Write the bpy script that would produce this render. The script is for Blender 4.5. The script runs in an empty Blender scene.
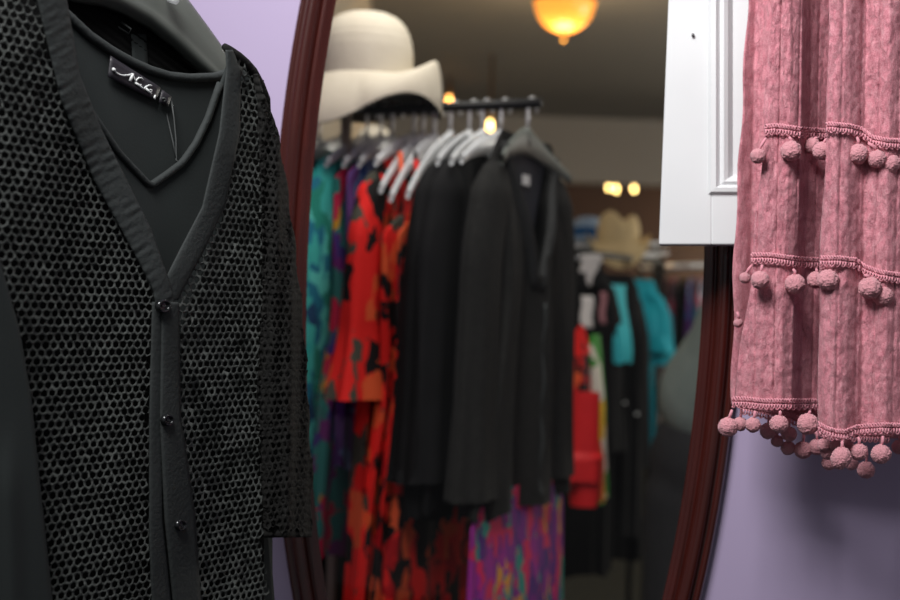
import bpy, bmesh, math, random
from mathutils import Vector, Matrix, noise
random.seed(7)
C = bpy.context.scene.collection
sc = bpy.context.scene
R_ = math.radians
ROLL = R_(2.0)
F = 1250.0
CAMZ = 1.30

def P(px, py, d):
    """world point seen at a measured image position, at depth d (m) from the camera plane"""
    xc = (px-450)/F*d; yc = -(py-300)/F*d
    return Vector((xc*math.cos(ROLL)-yc*math.sin(ROLL), d, CAMZ+xc*math.sin(ROLL)+yc*math.cos(ROLL)))

def to_px(p):
    X, d, Z = p[0], p[1], p[2]-CAMZ
    xc = X*math.cos(ROLL)+Z*math.sin(ROLL); yc = -X*math.sin(ROLL)+Z*math.cos(ROLL)
    return 450+F*xc/d, 300-F*yc/d

def lin(c):
    return tuple(((v/255)/12.92 if v/255 <= .04045 else ((v/255+.055)/1.055)**2.4) for v in c)+(1.0,)

def interp(pts, x):
    if x <= pts[0][0]: return pts[0][1]
    for (a, b), (c, d) in zip(pts, pts[1:]):
        if x <= c:
            t = (x-a)/(c-a) if c > a else 0
            return b+(d-b)*t
    return pts[-1][1]

def sm(t):
    t = max(0, min(1, t)); return t*t*(3-2*t)

# ------------------------------------------------------------------ materials
def new_mat(name):
    m = bpy.data.materials.new(name); m.use_nodes = True
    nt = m.node_tree
    return m, nt, nt.nodes['Principled BSDF'], nt.nodes['Material Output']

def N(nt, t, **kw):
    n = nt.nodes.new(t)
    for k, v in kw.items(): setattr(n, k, v)
    return n

def fabric(name, col, col2=None, rough=.85, scale=300, bump=.15, spec=.2, vary=6, sheen=0.0):
    m, nt, b, o = new_mat(name)
    col2 = col2 or tuple(max(0, c*.72) for c in col)
    tc = N(nt, 'ShaderNodeTexCoord')
    n1 = N(nt, 'ShaderNodeTexNoise'); n1.inputs['Scale'].default_value = vary*5; n1.inputs['Detail'].default_value = 4
    n2 = N(nt, 'ShaderNodeTexNoise'); n2.inputs['Scale'].default_value = scale; n2.inputs['Detail'].default_value = 3
    mx = N(nt, 'ShaderNodeMix', data_type='RGBA')
    mx.inputs[6].default_value = lin(col2); mx.inputs[7].default_value = lin(col)
    nt.links.new(tc.outputs['Object'], n1.inputs['Vector']); nt.links.new(tc.outputs['Object'], n2.inputs['Vector'])
    nt.links.new(n1.outputs['Fac'], mx.inputs[0]); nt.links.new(mx.outputs[2], b.inputs['Base Color'])
    bp = N(nt, 'ShaderNodeBump'); bp.inputs['Strength'].default_value = bump; bp.inputs['Distance'].default_value = .002 if scale > 20 else .0012
    nt.links.new(n2.outputs['Fac'], bp.inputs['Height']); nt.links.new(bp.outputs['Normal'], b.inputs['Normal'])
    b.inputs['Roughness'].default_value = rough; b.inputs['Specular IOR Level'].default_value = spec
    b.inputs['Sheen Weight'].default_value = sheen
    return m

def plain(name, col, rough=.5, metal=0, spec=.5, emit=None, estr=0, coat=0):
    m, nt, b, o = new_mat(name)
    tc = N(nt, 'ShaderNodeTexCoord'); n1 = N(nt, 'ShaderNodeTexNoise'); n1.inputs['Scale'].default_value = 9
    mx = N(nt, 'ShaderNodeMix', data_type='RGBA')
    mx.inputs[6].default_value = lin(tuple(c*.92 for c in col)); mx.inputs[7].default_value = lin(col)
    nt.links.new(tc.outputs['Object'], n1.inputs['Vector']); nt.links.new(n1.outputs['Fac'], mx.inputs[0])
    nt.links.new(mx.outputs[2], b.inputs['Base Color'])
    b.inputs['Roughness'].default_value = rough; b.inputs['Metallic'].default_value = metal
    b.inputs['Specular IOR Level'].default_value = spec; b.inputs['Coat Weight'].default_value = coat
    if emit:
        b.inputs['Emission Color'].default_value = lin(emit); b.inputs['Emission Strength'].default_value = estr
    return m

def floral(name, cols, scale=18, seed=0, base=None, stretch=.55, rough=.8):
    """printed cloth: irregular colour patches, cols = [(position, rgb), ...]"""
    m, nt, b, o = new_mat(name)
    tc = N(nt, 'ShaderNodeTexCoord'); mp = N(nt, 'ShaderNodeMapping')
    mp.inputs['Scale'].default_value = (1, 1, stretch); mp.inputs['Location'].default_value = (seed*1.7, seed*.9, seed*2.3)
    ns = N(nt, 'ShaderNodeTexNoise'); ns.inputs['Scale'].default_value = scale*.8; ns.inputs['Detail'].default_value = 2
    vm = N(nt, 'ShaderNodeMix', data_type='RGBA'); vm.inputs[0].default_value = .06
    vo = N(nt, 'ShaderNodeTexVoronoi'); vo.inputs['Scale'].default_value = scale
    cr = N(nt, 'ShaderNodeValToRGB'); cr.color_ramp.interpolation = 'CONSTANT'
    el = cr.color_ramp.elements
    el[0].position = 0; el[0].color = lin(cols[0][1]); el[1].position = cols[1][0]; el[1].color = lin(cols[1][1])
    for p, c in cols[2:]:
        e = el.new(p); e.color = lin(c)
    sp = N(nt, 'ShaderNodeSeparateColor')
    L = nt.links.new
    L(tc.outputs['Object'], mp.inputs['Vector']); L(mp.outputs['Vector'], ns.inputs['Vector'])
    L(mp.outputs['Vector'], vm.inputs[6]); L(ns.outputs['Color'], vm.inputs[7]); L(vm.outputs[2], vo.inputs['Vector'])
    L(vo.outputs['Color'], sp.inputs['Color']); L(sp.outputs[0], cr.inputs['Fac']); L(cr.outputs['Color'], b.inputs['Base Color'])
    b.inputs['Roughness'].default_value = rough; b.inputs['Specular IOR Level'].default_value = .2
    return m

def wood(name, c1, c2, rough=.3, scale=6, coat=.4):
    m, nt, b, o = new_mat(name)
    tc = N(nt, 'ShaderNodeTexCoord'); mp = N(nt, 'ShaderNodeMapping'); mp.inputs['Scale'].default_value = (8, 8, 1.2)
    n1 = N(nt, 'ShaderNodeTexNoise'); n1.inputs['Scale'].default_value = scale; n1.inputs['Detail'].default_value = 6; n1.inputs['Distortion'].default_value = .6
    mx = N(nt, 'ShaderNodeMix', data_type='RGBA'); mx.inputs[6].default_value = lin(c1); mx.inputs[7].default_value = lin(c2)
    L = nt.links.new
    L(tc.outputs['Object'], mp.inputs['Vector']); L(mp.outputs['Vector'], n1.inputs['Vector']); L(n1.outputs['Fac'], mx.inputs[0])
    L(mx.outputs[2], b.inputs['Base Color'])
    b.inputs['Roughness'].default_value = rough; b.inputs['Coat Weight'].default_value = coat; b.inputs['Coat Roughness'].default_value = .25
    return m

def clear_plastic(name):
    m, nt, b, o = new_mat(name)
    b.inputs['Base Color'].default_value = lin((225, 228, 230)); b.inputs['Roughness'].default_value = .18
    tr = N(nt, 'ShaderNodeBsdfTransparent'); mx = N(nt, 'ShaderNodeMixShader'); lw = N(nt, 'ShaderNodeLayerWeight'); lw.inputs['Blend'].default_value = .45
    mr = N(nt, 'ShaderNodeMapRange'); mr.inputs[3].default_value = .42; mr.inputs[4].default_value = .95
    L = nt.links.new
    L(lw.outputs['Facing'], mr.inputs[0]); L(mr.outputs[0], mx.inputs[0]); L(tr.outputs[0], mx.inputs[1]); L(b.outputs[0], mx.inputs[2]); L(mx.outputs[0], o.inputs['Surface'])
    return m

def pane_mat(name):
    m, nt, b, o = new_mat(name)
    nt.nodes.remove(b)
    tr = N(nt, 'ShaderNodeBsdfTransparent'); tr.inputs[0].default_value = (.96, .97, .96, 1)
    gl = N(nt, 'ShaderNodeBsdfGlossy'); gl.inputs['Roughness'].default_value = .02
    mx = N(nt, 'ShaderNodeMixShader'); mx.inputs[0].default_value = .02
    L = nt.links.new
    L(tr.outputs[0], mx.inputs[1]); L(gl.outputs[0], mx.inputs[2]); L(mx.outputs[0], o.inputs['Surface'])
    return m

def paint_wall(name, c1, c2, rough=.7, bump=.05, scale=60):
    m = fabric(name, c1, c2, rough, scale, bump, .25, .4)
    return m

def gauze(name):
    """crinkled cotton: mottled pink, crinkle highlights and shadows put into the colour, fine vertical creases"""
    m, nt, b, o = new_mat(name)
    L = nt.links.new
    tc = N(nt, 'ShaderNodeTexCoord')
    mp = N(nt, 'ShaderNodeMapping'); mp.inputs['Scale'].default_value = (1, 1, .45)
    n1 = N(nt, 'ShaderNodeTexNoise'); n1.inputs['Scale'].default_value = 170; n1.inputs['Detail'].default_value = 6; n1.inputs['Roughness'].default_value = .7
    n2 = N(nt, 'ShaderNodeTexVoronoi', feature='DISTANCE_TO_EDGE'); n2.inputs['Scale'].default_value = 95
    n3 = N(nt, 'ShaderNodeTexNoise'); n3.inputs['Scale'].default_value = 700; n3.inputs['Detail'].default_value = 2
    wv = N(nt, 'ShaderNodeMapping'); wv.inputs['Scale'].default_value = (1, 1, 1)
    nd = N(nt, 'ShaderNodeMix', data_type='RGBA'); nd.inputs[0].default_value = .02
    L(tc.outputs['Object'], mp.inputs[0]); L(mp.outputs[0], n1.inputs['Vector']); L(tc.outputs['Object'], n3.inputs['Vector'])
    L(mp.outputs[0], nd.inputs[6]); L(n1.outputs['Color'], nd.inputs[7]); L(nd.outputs[2], n2.inputs['Vector'])
    cr = N(nt, 'ShaderNodeValToRGB')
    e = cr.color_ramp.elements
    e[0].position = .30; e[0].color = lin((172, 96, 111)); e[1].position = .70; e[1].color = lin((224, 166, 175))  # crinkle shadow and highlight tones put into the pink
    em = e.new(.5); em.color = lin((202, 132, 144))
    ad = N(nt, 'ShaderNodeMix', data_type='FLOAT'); ad.inputs[0].default_value = .45
    L(n1.outputs['Fac'], ad.inputs[2]); L(n3.outputs['Fac'], ad.inputs[3]); L(ad.outputs[0], cr.inputs['Fac']); L(cr.outputs[0], b.inputs['Base Color'])
    cl = N(nt, 'ShaderNodeMapRange'); cl.inputs[2].default_value = .12
    L(n2.outputs['Distance'], cl.inputs[0])
    ma = N(nt, 'ShaderNodeMath', operation='MULTIPLY_ADD'); ma.inputs[1].default_value = .9
    L(n1.outputs['Fac'], ma.inputs[0]); L(cl.outputs[0], ma.inputs[2])
    b1 = N(nt, 'ShaderNodeBump'); b1.inputs['Strength'].default_value = .55; b1.inputs['Distance'].default_value = .0022
    L(ma.outputs[0], b1.inputs['Height'])
    b2 = N(nt, 'ShaderNodeBump'); b2.inputs['Strength'].default_value = .35; b2.inputs['Distance'].default_value = .001
    L(n3.outputs['Fac'], b2.inputs['Height']); L(b1.outputs[0], b2.inputs['Normal']); L(b2.outputs[0], b.inputs['Normal'])
    b.inputs['Roughness'].default_value = .9; b.inputs['Specular IOR Level'].default_value = .15; b.inputs['Sheen Weight'].default_value = .15
    return m

M = {}
M['lilac'] = paint_wall('lilac_paint', (177, 163, 194), (171, 156, 188))
M['mahogany'] = wood('mahogany', (38, 12, 9), (78, 25, 19), .25)
M['pane'] = pane_mat('pane_glass')
M['white_paint'] = plain('white_gloss_paint', (226, 228, 230), .35)
M['gauze'] = gauze('pink_gauze')
M['pink_trim'] = fabric('pink_trim', (228, 162, 174), (204, 130, 146), .85, 500, .2, .2, 30, .2)
M['pink_fluff'] = fabric('pink_fluff', (232, 172, 180), (200, 128, 140), .95, 11, 1.0, .1, 1.6, .3)
M['net'] = fabric('black_crochet', (84, 88, 86), (38, 40, 39), .75, 900, .3, .3, 10)
M['jersey'] = fabric('black_jersey', (49, 54, 54), (42, 46, 46), .85, 500, .08, .2, 2)
M['band'] = fabric('black_band', (54, 58, 58), (44, 48, 48), .8, 260, .35, .25, 5)
M['dark'] = fabric('black_back_and_shade', (17, 18, 18), (12, 12, 12), .95, 300, .1, .1, 4)  # painted shade behind the mesh holes, also the cardigan's back
M['rib'] = fabric('black_knit', (34, 34, 33), (20, 20, 20), .9, 260, .6, .15, 12)
M['hanger_grey'] = plain('grey_hanger_plastic', (96, 101, 96), .45)
M['button'] = plain('dark_button', (44, 46, 48), .18, .5, .8)
M['label'] = fabric('label_satin', (46, 44, 50), (36, 35, 40), .45, 400, .1, .5, 10)
M['thread_white'] = plain('white_thread', (225, 228, 228), .6)
M['thread'] = plain('grey_thread', (66, 70, 70), .7)
M['clear'] = clear_plastic('clear_hanger_plastic')
M['chrome'] = plain('chrome_hook', (226, 228, 230), .28, .55)
M['rail'] = plain('black_rail', (14, 14, 15), .5, 0, .25)
M['ceiling'] = paint_wall('ceiling_paint', (140, 136, 130), (132, 128, 122))
M['soffit'] = paint_wall('soffit_paint', (168, 162, 154), (160, 154, 146))
M['sidewall'] = paint_wall('sidewall_paint', (176, 166, 148), (166, 156, 140))
M['panelling'] = wood('dark_panelling', (58, 33, 17), (84, 50, 26), .6, 3, 0)
M['carpet'] = fabric('grey_carpet', (48, 49, 44), (38, 39, 35), .95, 200, .4, .1, 3)
M['straw'] = fabric('cream_straw', (208, 200, 182), (192, 183, 164), .8, 220, .35, .2, 6)
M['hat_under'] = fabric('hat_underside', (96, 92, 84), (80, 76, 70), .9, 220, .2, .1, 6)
M['tan_straw'] = fabric('tan_straw', (206, 184, 140), (180, 158, 116), .85, 220, .3, .2, 8)
M['blue_straw'] = fabric('pale_blue_felt', (150, 166, 180), (96, 120, 150), .85, 120, .3, .2, 10)
M['blue_band'] = fabric('blue_band', (24, 80, 128), (18, 60, 100), .8, 200, .2)
M['amber'] = plain('amber_glass', (240, 150, 60), .3, 0, .5, (255, 158, 58), 1.25)
M['brass'] = plain('brass', (190, 140, 70), .3, 1.0)
M['bulb'] = plain('lit_bulb', (255, 240, 200), .3, 0, .5, (255, 214, 130), 13)
M['bulb_warm'] = plain('warm_bulb', (255, 214, 160), .3, 0, .5, (255, 176, 90), 11)
M['black_knit'] = fabric('black_cardigan_knit', (33, 33, 31), (13, 13, 12), .88, 150, .8, .2, 16, .015)
M['black_cloth'] = fabric('black_cloth', (26, 26, 27), (15, 15, 16), .9, 200, .3, .15, 4)
RED, DRED, ORG, BLK, GRY = (226, 38, 34), (176, 18, 26), (226, 92, 50), (24, 22, 22), (74, 74, 64)
M['red_a'] = floral('red_black_print', [(0, RED), (.26, BLK), (.46, ORG), (.60, GRY), (.70, RED), (.86, BLK)], 44, 1)
M['red_b'] = floral('red_orange_print', [(0, BLK), (.30, RED), (.48, DRED), (.58, ORG), (.74, BLK), (.88, RED)], 46, 2)
M['red_c'] = floral('red_big_print', [(0, RED), (.36, BLK), (.48, RED), (.62, GRY), (.76, ORG), (.84, RED)], 34, 3)
M['vest_in'] = fabric('inner_vest_cloth', (58, 60, 66), (46, 48, 54), .8, 160, .2)
M['band_in'] = fabric('cardigan_band_cloth', (37, 38, 38), (27, 28, 28), .7, 160, .3)
M['red'] = fabric('red_satin', (226, 38, 40), (200, 26, 32), .6, 200, .15, .3, 4)
M['purple_a'] = floral('purple_print', [(0, (122, 40, 132)), (.25, (206, 44, 92)), (.45, (84, 44, 120)), (.6, (52, 142, 128)), (.75, (214, 150, 50)), (.84, (150, 44, 140))], 46, 4)
M['multi'] = floral('multicolour_print', [(0, (56, 140, 128)), (.28, (204, 48, 82)), (.44, (76, 60, 132)), (.58, (60, 128, 120)), (.72, (210, 160, 50)), (.82, (122, 48, 120))], 40, 5)
M['teal_print'] = floral('teal_print', [(0, (44, 160, 152)), (.3, (26, 108, 132)), (.48, (86, 190, 178)), (.65, (30, 128, 110)), (.8, (24, 62, 96)), (.88, (60, 170, 160))], 40, 6)
M['purple_b'] = floral('violet_blue_print', [(0, (110, 72, 136)), (.4, (120, 150, 190)), (.6, (84, 44, 112)), (.8, (60, 90, 150))], 36, 7)
M['teal'] = fabric('teal_cloth', (22, 168, 184), (14, 140, 158), .8, 160, .2, .2, 5)
M['teal_light'] = fabric('light_teal_cloth', (70, 194, 204), (50, 176, 188), .8, 160, .2, .2, 5)
M['strip'] = floral('bright_strip_print', [(0, (220, 214, 200)), (.3, (70, 150, 60)), (.5, (226, 180, 50)), (.7, (220, 80, 40)), (.86, (240, 236, 224))], 20, 8)
M['bw'] = floral('black_white_print', [(0, (24, 24, 24)), (.55, (190, 186, 184)), (.75, (24, 24, 24)), (.9, (170, 100, 110))], 26, 9)
M['pale_print'] = floral('pale_print', [(0, (96, 130, 150)), (.3, (170, 180, 190)), (.5, (80, 60, 70)), (.7, (60, 120, 140)), (.85, (150, 70, 90))], 24, 10)
M['wine'] = fabric('wine_cloth', (110, 60, 60), (90, 46, 48), .9, 160, .2)
M['shirt'] = fabric('grey_green_shirt', (112, 122, 118), (98, 108, 104), .85, 160, .2, .2, 3)
M['trousers'] = fabric('dark_trousers', (36, 36, 38), (28, 28, 30), .9, 160, .2)
M['skin'] = fabric('skin', (205, 158, 132), (196, 146, 120), .55, 300, .05, .35, 2)
M['hair'] = fabric('brown_hair', (58, 42, 32), (40, 28, 22), .6, 300, .4)
M['print_white'] = fabric('white_print', (226, 222, 218), (206, 200, 198), .8, 160, .1)
M['print_pink'] = fabric('dusty_pink_print', (170, 120, 126), (150, 100, 106), .8, 160, .1)
M['steel'] = plain('grey_nail', (110, 110, 112), .4, .8)

# ------------------------------------------------------------------ builders
BASE = {}

class MB:
    def __init__(s): s.v = []; s.f = []
    def add(s, v, f):
        o = len(s.v); s.v += [Vector(p) for p in v]; s.f += [tuple(i+o for i in q) for q in f]; return s
    def grid(s, fn, nu, nv, wrap=False):
        v = []; f = []
        mu = nu if wrap else nu+1
        for j in range(nv+1):
            for i in range(mu): v.append(fn(i/nu, j/nv))
        for j in range(nv):
            for i in range(nu):
                a = j*mu+i; b = j*mu+(i+1) % mu
                f.append((a, b, b+mu, a+mu))
        return s.add(v, f)
    def tube(s, pts, r, n=8, caps=True, flat=None):
        pts = [Vector(p) for p in pts]; rr = r if isinstance(r, (list, tuple)) else [r]*len(pts)
        v = []; f = []; prev = None
        for i, p in enumerate(pts):
            t = (pts[min(i+1, len(pts)-1)]-pts[max(i-1, 0)]).normalized()
            if prev is None:
                ref = Vector((0, 1, 0)) if abs(t.y) < .9 else Vector((1, 0, 0))
                a = t.cross(ref).normalized()
            else:
                a = (prev-t*prev.dot(t)).normalized()
            prev = a; b = t.cross(a)
            for k in range(n):
                th = 2*math.pi*k/n
                v.append(p+rr[i]*(a*math.cos(th)+b*math.sin(th)*(flat or 1)))
        for i in range(len(pts)-1):
            for k in range(n):
                f.append((i*n+k, i*n+(k+1) % n, (i+1)*n+(k+1) % n, (i+1)*n+k))
        if caps:
            f.append(tuple(range(n-1, -1, -1))); f.append(tuple((len(pts)-1)*n+k for k in range(n)))
        return s.add(v, f)
    def box(s, lo, hi, fn=None):
        v = [Vector((x, y, z)) for x in (lo[0], hi[0]) for y in (lo[1], hi[1]) for z in (lo[2], hi[2])]
        if fn: v = [fn(*p) for p in v]
        return s.add(v, [(0, 1, 3, 2), (4, 6, 7, 5), (0, 4, 5, 1), (2, 3, 7, 6), (0, 2, 6, 4), (1, 5, 7, 3)])
    def lathe(s, prof, c, n=32, close=False):
        c = Vector(c)
        return s.grid(lambda u, w: c+Vector((interp_prof(prof, w)[0]*math.cos(2*math.pi*u), interp_prof(prof, w)[0]*math.sin(2*math.pi*u), interp_prof(prof, w)[1])), n, len(prof)-1, True)

def interp_prof(prof, w):
    k = w*(len(prof)-1); i = min(int(round(k)), len(prof)-1); return prof[i]

def obj(name, mb, mat, parent=None, smooth=True, bevel=0, subsurf=0, solid=0, recalc=True):
    base = BASE.get(parent.name, Vector()) if parent else Vector()
    me = bpy.data.meshes.new(name)
    me.from_pydata([tuple(p-base) for p in mb.v], [], mb.f)
    bm = bmesh.new(); bm.from_mesh(me)
    if recalc: bmesh.ops.recalc_face_normals(bm, faces=bm.faces)
    bm.to_mesh(me); bm.free()
    me.materials.append(mat)
    if smooth: me.polygons.foreach_set('use_smooth', [True]*len(me.polygons))
    o = bpy.data.objects.new(name, me); C.objects.link(o)
    if parent: o.parent = parent; BASE[o.name] = base
    else: BASE[o.name] = Vector()
    if solid:
        md = o.modifiers.new('Solidify', 'SOLIDIFY'); md.thickness = solid; md.offset = 0
    if bevel:
        md = o.modifiers.new('Bevel', 'BEVEL'); md.width = bevel; md.segments = 3; md.limit_method = 'ANGLE'; md.angle_limit = R_(40)
        if smooth: o.modifiers.new('Normals', 'WEIGHTED_NORMAL')
    if subsurf:
        md = o.modifiers.new('Subdivision', 'SUBSURF'); md.levels = subsurf; md.render_levels = subsurf
    return o

def thing(name, label, cat, loc, group=None):
    o = bpy.data.objects.new(name, None); C.objects.link(o); o.empty_display_size = .05
    o.location = loc; BASE[o.name] = Vector(loc)
    o['label'] = label; o['category'] = cat
    if group: o['group'] = group
    return o

def struct(name, mb, mat, parent=None, **k):
    o = obj(name, mb, mat, parent, **k); o['kind'] = 'structure'; return o

# ------------------------------------------------------------------ camera
cd = bpy.data.cameras.new('camera'); cam = bpy.data.objects.new('camera', cd); C.objects.link(cam)
cd.sensor_width = 36; cd.lens = 36*F/900
cr_, sr_ = math.cos(ROLL), math.sin(ROLL)
cam.matrix_world = Matrix(((cr_, -sr_, 0, 0), (0, 0, -1, 0), (sr_, cr_, 0, CAMZ), (0, 0, 0, 1)))
cd.dof.use_dof = True; cd.dof.focus_distance = 1.16; cd.dof.aperture_fstop = 4.1
cd.clip_start = .05
sc.camera = cam

# ------------------------------------------------------------------ lilac wall with the oval mirror
TH = R_(12)
Q0 = Vector((.068, 1.42, 0)); U = Vector((math.cos(TH), -math.sin(TH), 0)); NW = Vector((-math.sin(TH), -math.cos(TH), 0))
def Wp(t, z, n=0): return Q0+U*t+NW*n+Vector((0, 0, z))
EA, EB, ET, EZ = .228, .695, -.0135, 1.335
H = 2.66
def oval(phi, off, n): return Wp(ET+(EA+off)*math.cos(phi), EZ+(EB+off)*math.sin(phi), n)
def rect_pt(phi):
    c, s_ = math.cos(phi), math.sin(phi)
    k = min((2.6 if c > 0 else 2.6)/max(abs(c), 1e-6), ((H-EZ) if s_ > 0 else EZ)/max(abs(s_), 1e-6))
    return c*k, s_*k
mb = MB()
ang = sorted(set([2*math.pi*i/160 for i in range(160)]+[math.atan2(y, x) % (2*math.pi) for x in (-2.6, 2.6) for y in (H-EZ, -EZ)]))
v = []; f = []
for ph in ang:
    rx, rz = rect_pt(ph)
    v += [oval(ph, .012, 0), Wp(ET+rx, EZ+rz, 0), oval(ph, .07, -.05), Wp(ET+rx, EZ+rz, -.05)]
n_ = len(ang)
for i in range(n_):
    a, b = 4*i, 4*((i+1) % n_)
    f += [(a, b, b+1, a+1), (a+2, a+3, b+3, b+2), (a, a+2, b+2, b), (a+1, b+1, b+3, a+3)]
struct('wall_back', MB().add(v, f), M['lilac'], smooth=False)

mir = thing('oval_mirror', 'tall oval mirror in a dark mahogany frame on the lilac wall', 'mirror', Wp(ET, EZ-EB, 0))
prof = [(0, .0025), (.005, .005), (.0085, .011), (.0105, .0115), (.0125, .0065), (.0145, .010), (.017, .018), (.023, .022), (.028, .021), (.030, .017), (.032, .010), (.0345, .0165), (.039, .0165), (.042, .011), (.0425, .001), (.013, .001)]
mb = MB().grid(lambda u, w: oval(2*math.pi*u, *prof[int(round(w*(len(prof)-1)))]), 180, len(prof)-1, True)
obj('frame', mb, M['mahogany'], mir)
mb = MB(); ring = [oval(2*math.pi*i/96, .008, -.003) for i in range(96)]
mb.add(ring, [tuple(range(96))])
obj('mirror_glass', mb, M['pane'], mir, smooth=False)

# ------------------------------------------------------------------ white cabinet, upper right
DD = 1.300
def door_p(px, py, n=0):      # on the door front, parallel to the wall
    k = (px-450)/F
    t0 = DD+.042
    t = (k*t0-.068)/(U.x+.208*k)
    d = t0-.208*t
    p = P(px, py, d)
    return p+NW*n
cab = thing('wall_cabinet', 'white painted wall cabinet with a raised panel door behind the pink scarf', 'cabinet', door_p(760, 244, -.1))
def q(px0, py0, px1, py1, n0, n1):
    m_ = MB(); v = []
    for n in (n0, n1):
        v += [door_p(px0[0], py0, n), door_p(px1[0], py0, n), door_p(px1[1], py1, n), door_p(px0[1], py1, n)]
    return m_.add(v, [(0, 1, 2, 3), (7, 6, 5, 4), (0, 4, 5, 1), (1, 5, 6, 2), (2, 6, 7, 3), (3, 7, 4, 0)])
dm = MB()
lx = lambda y: 668.3-9.6*y/245
for (a0, a1, y0, y1) in ((None, 712, -330, 245), (1010, 1060, -330, 245)):
    x0 = (lx(y0), lx(y1)) if a0 is None else (a0, a0)
    k_ = q(x0, y0, (a1+ (6 if a0 is None and 0 else 0), a1), y1, 0, -.022); dm.add(k_.v, k_.f)
for (y0, y1) in ((191, 245), (-330, -280)):
    k_ = q((711, 711), y0, (1011, 1011), y1, 0, -.022); dm.add(k_.v, k_.f)
door = obj('door', dm, M['white_paint'], cab, bevel=.0022)
k_ = q((709, 709), -282, (1013, 1013), 194, -.009, -.02)
obj('door_panel', k_, M['white_paint'], door, smooth=False)
# moulding round the panel
mo = MB()
mp_ = [(-3, .000), (0, .004), (5, .0045), (9, -.001), (13, .0015), (17, -.001), (22, -.009)]
c0 = [(711, -281), (1012, -281), (1012, 192), (711, 192)]
sg = [(1, 1), (-1, 1), (-1, -1), (1, -1)]
v = []; f = []
for (o_, n) in mp_:
    for (cx, cy), (sx, sy) in zip(c0, sg): v.append(door_p(cx+sx*o_, cy+sy*o_*.8, n))
for i in range(len(mp_)-1):
    for k in range(4): f.append((i*4+k, i*4+(k+1) % 4, (i+1)*4+(k+1) % 4, (i+1)*4+k))
obj('moulding', MB().add(v, f), M['white_paint'], door, smooth=False)
k_ = q((lx(-330)+3, lx(245)+3), -330, (1057, 1057), 243, -.0235, -.048)
k2 = q((770, 770), -330, (1057, 1057), 243, -.049, -.074)
k_.add(k2.v, k2.f)
obj('body', k_, M['white_paint'], cab, smooth=False)
nb = MB().tube([door_p(693, 35.5, -.004), door_p(693, 35.5, .003)], .0016, 10)
obj('nail', nb, M['steel'], cab)

# ------------------------------------------------------------------ pink scarf
scarf = thing('pink_scarf', 'dusty pink crinkled cotton scarf with braid trims and pompoms in front of the white cabinet', 'scarf', P(820, 470, 1.19))
def crinkle(px, py, sd):
    q1 = Vector((px*.10, py*.05, sd)); q2 = Vector((px*.22+py*.06, py*.13-px*.05, sd+5))
    a = noise.noise(q1)*.0016+noise.noise(q2)*.0012+(abs(noise.noise(q2*1.7+Vector((3, 1, 0))))-.3)*-.0022
    g = math.exp(-(((px+py*.02+sd*7) % 19)-9.5)**2/1.0)*.002
    return -a+g
def dl(px, py):     # front left tail
    w = sm((py-80)/300)
    return 1.212+interp([(700, .02), (735, .012), (748, .003), (765, -.010), (785, -.014), (796, -.006), (805, .022), (816, .034), (826, .038), (860, .036)], px+9*w-5)+crinkle(px, py, 1)
def db(px, py): return 1.264+.006*math.sin(px*.16)+crinkle(px, py, 2)
def dr(px, py):
    return 1.158+interp([(800, .04), (818, .028), (822, .012), (828, .002), (838, -.006), (850, -.004), (860, .004), (866, .010), (874, .004), (890, -.006), (910, .004), (930, -.004), (960, .006), (985, .03)], px+py*.012)+crinkle(px, py, 3)
YT = -150
def cloth(Lc, Rc, bot, dep, nu, nv, ytop=YT):
    def fn(u, w):
        px0, px1 = 0, 0
        pyb = bot
        py = ytop+(w)*(600-ytop)
        px = 0
        return None
    m_ = MB(); v = []; f = []
    for j in range(nv+1):
        for i in range(nu+1):
            u = i/nu; w = j/nv
            pb = bot(Lc(400)+(Rc(400)-Lc(400))*u)
            py = ytop+(pb-ytop)*w
            px = Lc(py)+(Rc(py)-Lc(py))*u
            v.append(P(px, py, dep(px, py)))
    for j in range(nv):
        for i in range(nu):
            a = j*(nu+1)+i; f.append((a, a+1, a+nu+2, a+nu+1))
    return m_.add(v, f)
Ll = lambda y: interp([(-150, 776), (0, 772), (130, 764), (262, 753), (330, 744), (410, 732)], y)+1.5*math.sin(y*.05)
Lr = lambda y: 838
Lback = lambda y: interp([(-150, 752), (0, 748), (130, 741), (250, 734), (330, 733), (410, 731)], y)+1.2*math.sin(y*.06+1)
Rl = lambda y: interp([(-150, 832), (0, 829), (130, 827), (200, 823), (262, 820), (330, 819), (430, 818)], y)+.8*math.sin(y*.045)
Rr = lambda y: 975
b_l = lambda x: interp([(728, 404), (760, 405), (800, 405), (840, 404)], x)
b_r = lambda x: interp([(815, 427), (835, 435), (845, 435), (860, 431), (880, 428), (930, 430), (980, 428)], x)
tl = obj('left_tail', cloth(Ll, Lr, b_l, dl, 90, 220), M['gauze'], scarf, solid=.0012)
bl = obj('back_layer', cloth(Lback, lambda y: 905, lambda x: interp([(730, 404), (750, 411), (790, 419), (830, 436), (910, 439)], x), db, 90, 120), M['gauze'], scarf, solid=.0012)
tr_ = obj('right_tail', cloth(Rl, Rr, b_r, dr, 110, 220), M['gauze'], scarf, solid=.0012)

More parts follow.
